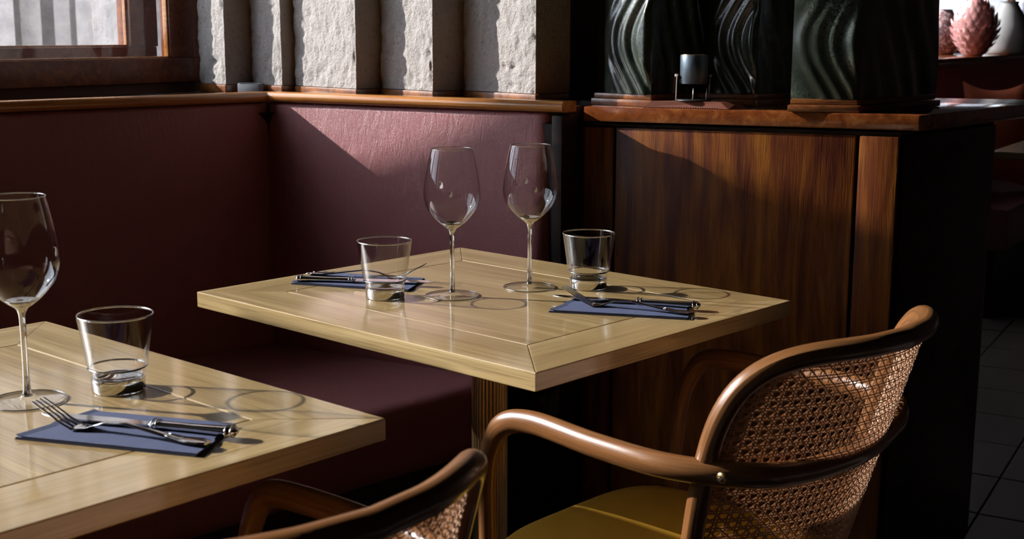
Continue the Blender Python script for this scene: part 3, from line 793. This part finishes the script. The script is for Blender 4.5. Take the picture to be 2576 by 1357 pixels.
# ------------------------------------------------------------------ bentwood armchair with cane back
CP = dict(f0=-.0019, k1=.307, kc=.081, a0=.2025, a1=.1161, zt=.8295 - .0125, n=6.1, ab=.0624, zs=.6779, zm=.6648, zf=.6817, fw=.2173, ff=.3099, fb=.0174)
def back_f(c, z): return CP['f0'] - CP['k1'] * (z - .66) - CP['kc'] * (1 - (c / .19) ** 2)
def back_a(z): return CP['a0'] + CP['a1'] * (z - .66)
def armchair(label):
    root = empty('armchair', (0, 0, 0)); tag(root, label, 'chair', 'bentwood armchairs with cane backs')
    n = CP['n']; zb = .46; pts = []
    for k in range(0, 181):
        th = math.pi * k / 180; s = max(0, math.sin(th)) ** (2 / n); z = zb + (CP['zt'] - zb) * s
        c = back_a(z) * math.copysign(abs(math.cos(th)) ** (2 / n), math.cos(th)); pts.append(Vector((c, back_f(c, z), z)))
    # even resample
    L = [0]
    for p, q in zip(pts, pts[1:]): L.append(L[-1] + (q - p).length)
    path = []; j = 0
    for k in range(111):
        s = L[-1] * k / 110
        while j < len(L) - 2 and L[j + 1] < s: j += 1
        t = (s - L[j]) / max(1e-9, L[j + 1] - L[j]); path.append(pts[j].lerp(pts[j + 1], t))
    inner_r = .0125
    tube('back_frame', path, .0132, M['bent'], root, 16)
    # rear legs run on below the back frame
    for s in (-1, 1):
        p0 = path[0] if s > 0 else path[-1]
        tube('leg', catmull([p0 + Vector((0, 0, .02)), p0 + Vector((0, -.004, -.06)), p0 + Vector((s * .01, -.05, -.28)), Vector((p0.x + s * .02, p0.y - .10, 0))], 8), lambda t: (.0150 - .003 * t, .0150 - .003 * t), M['bent'], root, 14)
    d = CP; w_ = d['fw']
    half = [(0, -d['ab'] - .014, d['zm']), (.10, -d['ab'] + .000, d['zm']), (.178, -.040, d['zs'] - .004), (d['a0'] + .022, .02 + d['fb'], d['zs']), (.5 * (d['a0'] + .02 + w_) + .008, .14, .5 * (d['zs'] + d['zf'])),
            (w_, d['ff'] - .06, d['zf']), (w_ + .002, d['ff'] - .01, d['zf'] - .012), (w_, d['ff'] + .015, d['zf'] - .05), (w_ - .004, d['ff'] + .025, .58), (w_ - .01, d['ff'] + .03, .50), (w_ - .012, d['ff'] + .032, .44)]
    full = [(-a_, b_, c_) for a_, b_, c_ in half[::-1]] + half[1:]
    def asec(t):
        k = abs(t - .5) * 2
        e = 1 if k < .62 else max(0, 1 - (k - .62) / .15)
        return (.0120 + .0 * e, .0120 + .0035 * e)
    tube('arm_rail', catmull(full, 12), asec, M['bent'], root, 16, up=(0, 0, 1) if 0 else None)
    for s in (-1, 1):
        x = s * (w_ - .012)
        tube('leg', catmull([(x, d['ff'] + .032, .445), (x - s * .002, d['ff'] + .034, .25), (x + s * .004, d['ff'] + .04, 0)], 8), lambda t: (.0150 - .003 * t, .0150 - .003 * t), M['bent'], root, 14)
        g = Vector((s * (d['a0'] + .0105), -.026, d['zs'] - .001)); 
        bm = bmesh.new(); bmesh.ops.create_uvsphere(bm, u_segments=16, v_segments=8, radius=.0066)
        bmesh.ops.scale(bm, verts=bm.verts, vec=(.45, 1, 1)); bmesh.ops.translate(bm, verts=bm.verts, vec=g)
        sc = bm_obj('screw', bm, M['brass'], root, True)
        for r_ in (0, 1):
            bm = bmesh.new(); box(bm, g.x + s * .0030, g.y, g.z, .0012, .0055 if r_ else .0012, .0012 if r_ else .0055); bm_obj('screw_slot', bm, M['black'], sc)
    # seat: ring frame and velvet pad
    def seat_outline(o_=0.0, N=64):
        P = []
        for k in range(N):
            th = 2 * math.pi * k / N; c_, s_ = math.cos(th), math.sin(th); e = 2 / 4.2
            y = .175 + (.215 + o_) * math.copysign(abs(s_) ** e, s_)
            wd = .172 + .033 * (y / .4) + o_
            P.append((wd * math.copysign(abs(c_) ** e, c_), y))
        return P
    V, Fc = [], []; rings = [(-.006, .405), (.0, .41), (.002, .43), (.0, .445), (-.006, .446)]
    N = 64
    for o_, z in rings: V += [(x, y, z) for x, y in seat_outline(o_)]
    for i in range(len(rings) - 1):
        for k in range(N): Fc.append((i * N + k, i * N + (k + 1) % N, (i + 1) * N + (k + 1) % N, (i + 1) * N + k))
    Fc.append(tuple(range(N))[::-1]); Fc.append(tuple(range((len(rings) - 1) * N, len(rings) * N)))
    mesh_obj('seat_frame', V, Fc, M['bent'], root, True, [(0, 0)] * 0 or None, auto=40)
    V, Fc = [], []; rings = [(-.012, .4462), (-.003, .449), (.0, .458), (-.002, .468), (-.010, .476), (-.03, .4805), (-.08, .485), (-.13, .487)]
    for o_, z in rings: V += [(x, y, z) for x, y in seat_outline(o_)]
    for i in range(len(rings) - 1):
        for k in range(N): Fc.append((i * N + k, i * N + (k + 1) % N, (i + 1) * N + (k + 1) % N, (i + 1) * N + k))
    Fc.append(tuple(range((len(rings) - 1) * N, len(rings) * N)))
    mesh_obj('seat_pad', V, Fc, M['velvet'], root, True)
    # lower back rail
    tube('lower_back_rail', [Vector((c, back_f(c, .50) , .50)) for c in [(-.175 + .35 * k / 20) for k in range(21)]], .010, M['bent'], root, 12)
    # cane: strands woven in four directions on the curved back
    V, Fc = [], []
    p = .0118; s = .30 * p; zlo, zhi = .505, CP['zt']; zmid = .62
    def inside(c, z):
        if z < zlo or z > zhi - .004: return False
        q = (z - zb) / (CP['zt'] - zb); cc = abs(c) / back_a(z)
        return cc ** n + q ** n < 1.0 and cc < .985
    def strand(fn, tmin, tmax, off, wd, dirn):
        seg = []; N_ = int((tmax - tmin) / (p / 3)) + 1
        for k in range(N_ + 1):
            t = tmin + (tmax - tmin) * k / N_; c, z = fn(t)
            if inside(c, z): seg.append((c, z))
            else:
                if len(seg) > 1: emit(seg, off, wd)
                seg = []
        if len(seg) > 1: emit(seg, off, wd)
    def emit(seg, off, wd):
        base = len(V); m_ = len(seg)
        for i, (c, z) in enumerate(seg):
            a_, b_ = seg[max(0, i - 1)], seg[min(m_ - 1, i + 1)]; dx, dz = b_[0] - a_[0], b_[1] - a_[1]; l_ = math.hypot(dx, dz) or 1
            nx_, nz_ = -dz / l_ * wd / 2, dx / l_ * wd / 2
            wv = off + .0005 * math.sin((c + z * 1.7) / p * math.pi * 2 + off * 9000)
            for sgn, o2 in ((-1, 0), (0, .0006), (1, 0), (0, -.0004)):
                cc, zz = c + nx_ * sgn, z + nz_ * sgn; V.append((cc, back_f(cc, zz) + wv - o2, zz))
        for i in range(m_ - 1):
            for a in range(4): Fc.append((base + i * 4 + a, base + i * 4 + (a + 1) % 4, base + i * 4 + 4 + (a + 1) % 4, base + i * 4 + 4 + a))
    K = 20; wd = .0018
    for i in range(-K, K + 1):
        for e in (-1, 1):
            c = i * p + e * s / 2; strand(lambda t, c=c: (c, t), zlo, zhi, .0006, wd, 0)
    for j in range(-12, 20):
        for e in (-1, 1):
            z = zmid + j * p + e * s / 2; strand(lambda t, z=z: (t, z), -.24, .24, -.0006, wd, 0)
    for k in range(-46, 46):
        d0 = (k + .5) * p
        strand(lambda t, d0=d0: (t, zmid + d0 - t), -.24, .24, -.0016, wd * .8, 0)
        strand(lambda t, d0=d0: (t, zmid + d0 + t), -.24, .24, .0016, wd * .8, 0)
    tag(mesh_obj('cane_weave', V, Fc, M['cane'], root, False), kind='stuff')
    return root
HD = -46.97
ch1 = armchair('bentwood armchair with mustard seat pulled up to the far table'); place(ch1, (.3591, 1.5432, 0), R(-HD))
ch2 = copy_tree(ch1); ch2['label'] = 'bentwood armchair at the bottom edge, only its top rail and an arm showing'; place(ch2, (.3591 - .553, 1.5432 - .580, 0), R(-HD + .0))
ch3 = copy_tree(ch1); ch3['label'] = 'dark bentwood armchair in the shade beyond the cabinet, at the right edge'; place(ch3, (2.08, 3.80, 0), R(60))

# ------------------------------------------------------------------ far corner at the right
FB0 = Vector((1.75, 5.83)); fD = azv(32.5).to_2d(); fN = azv(122.5).to_2d()
far = empty('far_bench', (FB0.x, FB0.y, 0)); tag(far, 'red leather bench far behind the counter at the right', 'bench')
V, Fc = [], []
prof = [(.05, .43), (.04, .6), (.025, .8), (.01, .93), (.0, .985), (-.02, 1.005), (-.05, 1.01)]
for i in range(21):
    l = -.4 + 4.2 * i / 20
    for o_, z in prof: q = fD * l + fN * o_; V.append((q.x, q.y, z))
for i in range(20):
    for k in range(len(prof) - 1): a = i * len(prof) + k; Fc.append((a, a + 1, a + 1 + len(prof), a + len(prof)))
mesh_obj('back_cushion', V, Fc, M['leather_red'], far, True)
prism_obj('back_board', strip_poly(-fD * .4 - fN * .01, fD, 4.2, -fN, .30), 0, 1.008, M['brown'], far)
prism_obj('top_rail', strip_poly(-fD * .4 + fN * .005, fD, 4.2, -fN, .33), 1.0085, 1.036, M['counter'], far, .006)
prism_obj('seat_cushion', strip_poly(-fD * .4 + fN * .06, fD, 4.2, fN, .5), .28, .46, M['leather'], far, .03)
prism_obj('bench_base', strip_poly(-fD * .4 + fN * .06, fD, 4.2, fN, .45), 0, .279, M['dark_wood'], far)

# orange cushion
cu = empty('cushion', (2.195, 5.90, .463)); cu.rotation_euler = (R(0), 0, R(0)); tag(cu, 'burnt orange cushion leaning on the far red bench', 'cushion')
V, Fc = [], []; N = 16
for sgn in (-1, 1):
    for i in range(N + 1):
        for j in range(N + 1):
            u, v = i / N * 2 - 1, j / N * 2 - 1
            th = .055 * ((1 - u * u) * (1 - v * v)) ** .45
            x = u * .125 * (1 + .12 * v * v) ; z = .240 + v * .240 * (1 - .18 * (1 - u * u)) * (1.0)
            V.append((x, -.04 + sgn * th + .10 * (v + 1) / 2 - .02 * u, z))
S1 = (N + 1) ** 2
for sgn in (0, 1):
    for i in range(N):
        for j in range(N):
            f = (sgn * S1 + i * (N + 1) + j, sgn * S1 + (i + 1) * (N + 1) + j, sgn * S1 + (i + 1) * (N + 1) + j + 1, sgn * S1 + i * (N + 1) + j + 1); Fc.append(f if sgn else f[::-1])
mesh_obj('cover', V, Fc, M['cushion'], cu, True)

# pink scaly vase: body and rows of pointed scales
def scaly_vase(name, loc, rmax, hgt, mat, label, gi=None):
    root = empty(name, loc); tag(root, label, 'vase')
    def rr(t): return rmax * (math.sin(math.pi * (.10 + .84 * t)) ** .75) * (1 - .25 * max(0, t - .5))
    lathe('vase_body', [(0, 0)] + [(rr(k / 24) * .9, hgt * k / 24) for k in range(25)], mat, root, 32)
    me = None; rows, cols = 8, 15
    bm = bmesh.new(); vs = [bm.verts.new(v) for v in ((-.5, 0, 0), (.5, 0, 0), (.42, .10, .55), (0, .26, 1.0), (-.42, .10, .55), (0, .17, .35))]
    for f in ((0, 1, 5), (1, 2, 5), (2, 3, 5), (3, 4, 5), (4, 0, 5)): bm.faces.new([vs[i] for i in f])
    bmesh.ops.recalc_face_normals(bm, faces=bm.faces); proto = None
    for r_ in range(rows):
        t = .02 + r_ / rows * .92; r0 = rr(t) * .90
        for c_ in range(cols):
            an = 2 * math.pi * (c_ + .5 * (r_ % 2)) / cols
            if proto is None: o = bm_obj('scale', bm, mat, root, True, 80); proto = o.data
            else: o = bpy.data.objects.new('scale', proto); scene.collection.objects.link(o); o.parent = root
            w__ = 2 * math.pi * r0 / cols * 1.08; slope = (rr(min(1, t + .1)) - rr(t)) / (hgt * .1)
            o.location = (r0 * math.cos(an), r0 * math.sin(an), hgt * t); o.rotation_euler = (-math.atan(slope) * .8, 0, an - math.pi / 2)
            o.scale = (w__, w__ * 2.0, hgt / rows * 1.35)
    return root
vz = 1.0365
scaly_vase('scale_vase', (2.47, 7.05, vz), .122, .30, M['pink'], 'pink glazed vase covered in pointed scales, on the far ledge')
# darker small vase behind, greyish glass-like body and tall dark vase with leaves
v2 = empty('patterned_vase', (2.42, 7.42, vz)); tag(v2, 'grey and rose mottled vase half hidden behind the green block', 'vase')
mt, nt, b = newmat('mottled_rose_glaze'); v = coords(nt, 'Object', (1, 1, 1)); n1 = noise_n(nt, v, 45, 3, .6, 1.0)
nt.links.new(ramp(nt, n1, [(.4, (.10, .09, .10)), (.52, (.30, .12, .12)), (.6, (.45, .42, .42))]), b.inputs['Base Color']); b.inputs['Roughness'].default_value = .25
lathe('vase_body', arc_profile([(.0, 0), (.06, 0), (.10, .06), (.11, .13), (.085, .20), (.05, .235), (.045, .25)], 5), mt, v2, 32)
v3 = empty('dark_vase', (3.20, 8.22, vz)); tag(v3, 'tall blue-grey vase with green leaves at the far right', 'vase')
lathe('vase_body', arc_profile([(0, 0), (.05, 0), (.075, .10), (.085, .2), (.06, .28), (.03, .32), (.035, .34)], 5), M['vase_grey'], v3, 32)
for k in range(9):
    an = k * 2.4; l_ = .16 + .05 * (k % 3); V, Fc = [], []
    for i in range(9):
        t = i / 8; r_ = .02 + l_ * t * .8; z = .33 + l_ * t * (1.2 - .9 * t); w_ = .03 * math.sin(math.pi * min(1, t + .04))
        for s_ in (-1, 0, 1): V.append((r_ * math.cos(an) - s_ * w_ * math.sin(an), r_ * math.sin(an) + s_ * w_ * math.cos(an), z - abs(s_) * .006))
    for i in range(8):
        for s_ in (0, 1): a = i * 3 + s_; Fc.append((a, a + 1, a + 4, a + 3))
    mesh_obj('leaf', V, Fc, M['leaf'], v3, True)
# pale lampshade-like rounded stone behind the vase
v4 = empty('pale_urn', (2.86, 7.62, vz)); tag(v4, 'pale rounded urn behind the pink vase', 'urn')
lathe('urn_body', arc_profile([(0, 0), (.10, 0), (.125, .07), (.12, .14), (.085, .22), (.05, .28), (.055, .30)], 5), M['urn_grey'], v4, 32)

T3 = copy_tree(T1); T3['label'] = 'oak table standing by the far red bench, only its edge showing'; place(T3, (2.15, 4.62, 0), R(58))

# ------------------------------------------------------------------ outside the window
yard = prism_obj('ground', [tuple(W0 + wD * 14 - wN * .36), tuple(W0 - wD * 24 - wN * .36), (-30, 30), (-30, -10)], .55, .60, M['stone_ledge']); tag(yard, kind='structure', label='pale paved ground outside the window')
OF = Vector((-3.4, 6.0)); oD = azv(70).to_2d()
of = empty('outside_wall', (OF.x, OF.y, .6)); tag(of, 'grey ribbed concrete wall seen through the window', 'wall')
nO = azv(160).to_2d(); cur = 0.0
prism_obj('wall_core', strip_poly(Vector((-1.0, -.4)), oD, 3.2, -nO, .25), .0, 4.2, M['concrete_out'], of)
for k in range(22):
    w_ = random.choice((.05, .07, .09, .11)); dep = random.uniform(.03, .16)
    pl = strip_poly(oD * (cur - .9) + nO * .0, oD, w_, nO, dep)
    prism_obj('rib', [Vector(q) + Vector((-.10, -.38)) for q in pl], 0.0, 4.1, M['concrete_out'], of, .004); cur += w_ + random.uniform(.02, .06)
# two unseen slabs added outside the window, shaped to cast the indoor shadow edges
def slab(name, pts, back, thick, label):
    base = W0 - wN * .25; L2 = -Vector((sl.x, sl.y)).normalized(); tn = math.tan(R(SUN_EL))
    P = []
    for l, z in pts:
        p = base + wD * l + L2 * back; P.append(Vector((p.x, p.y, z + back * tn if z > 1.04 else .6)))
    root = empty(name, (P[0].x, P[0].y, .6)); o_ = root.location.copy(); n3 = Vector((-wN.x, -wN.y, 0)) * thick
    V = [p - o_ for p in P] + [p - o_ + n3 for p in P]; n = len(P)
    Fc = [tuple(range(n)), tuple(range(n, 2 * n))[::-1]] + [(i, n + i, n + (i + 1) % n, (i + 1) % n) for i in range(n)]
    mesh_obj('stone', V, Fc, M['concrete_out'], root); tag(root, label, 'shadow caster'); return root
slab('shade_slab', [(.388, 1.03), (.397, 1.36), (.432, 1.48), (.458, 1.585), (.476, 1.68), (.466, 1.765), (.50, 1.815), (.60, 1.88), (.60, 1.03)], 1.3, .06, 'unseen tall slab added outside the window to shade bench back and cabinet')
slab('shade_slab', [(1.33, 1.03), (1.33, 1.435), (1.56, 1.655), (1.63, 1.60), (1.51, 1.35), (1.48, 1.03)], .15, .04, 'unseen slanting slab added outside the window to shade the chair seat')
# sunlit concrete fin just outside, beside the window
of2 = empty('outside_fin', (-1.40, 4.75, .6)); tag(of2, 'sunlit rough concrete pillar just outside the window', 'pillar')
V, Fc = fin(Vector((0, 0)), .16, .10, 120, 9)
mesh_obj('concrete_block', [v_ + Vector((0, 0, -SILL)) for v_ in V], Fc, M['concrete_out'], of2, True, auto=50)
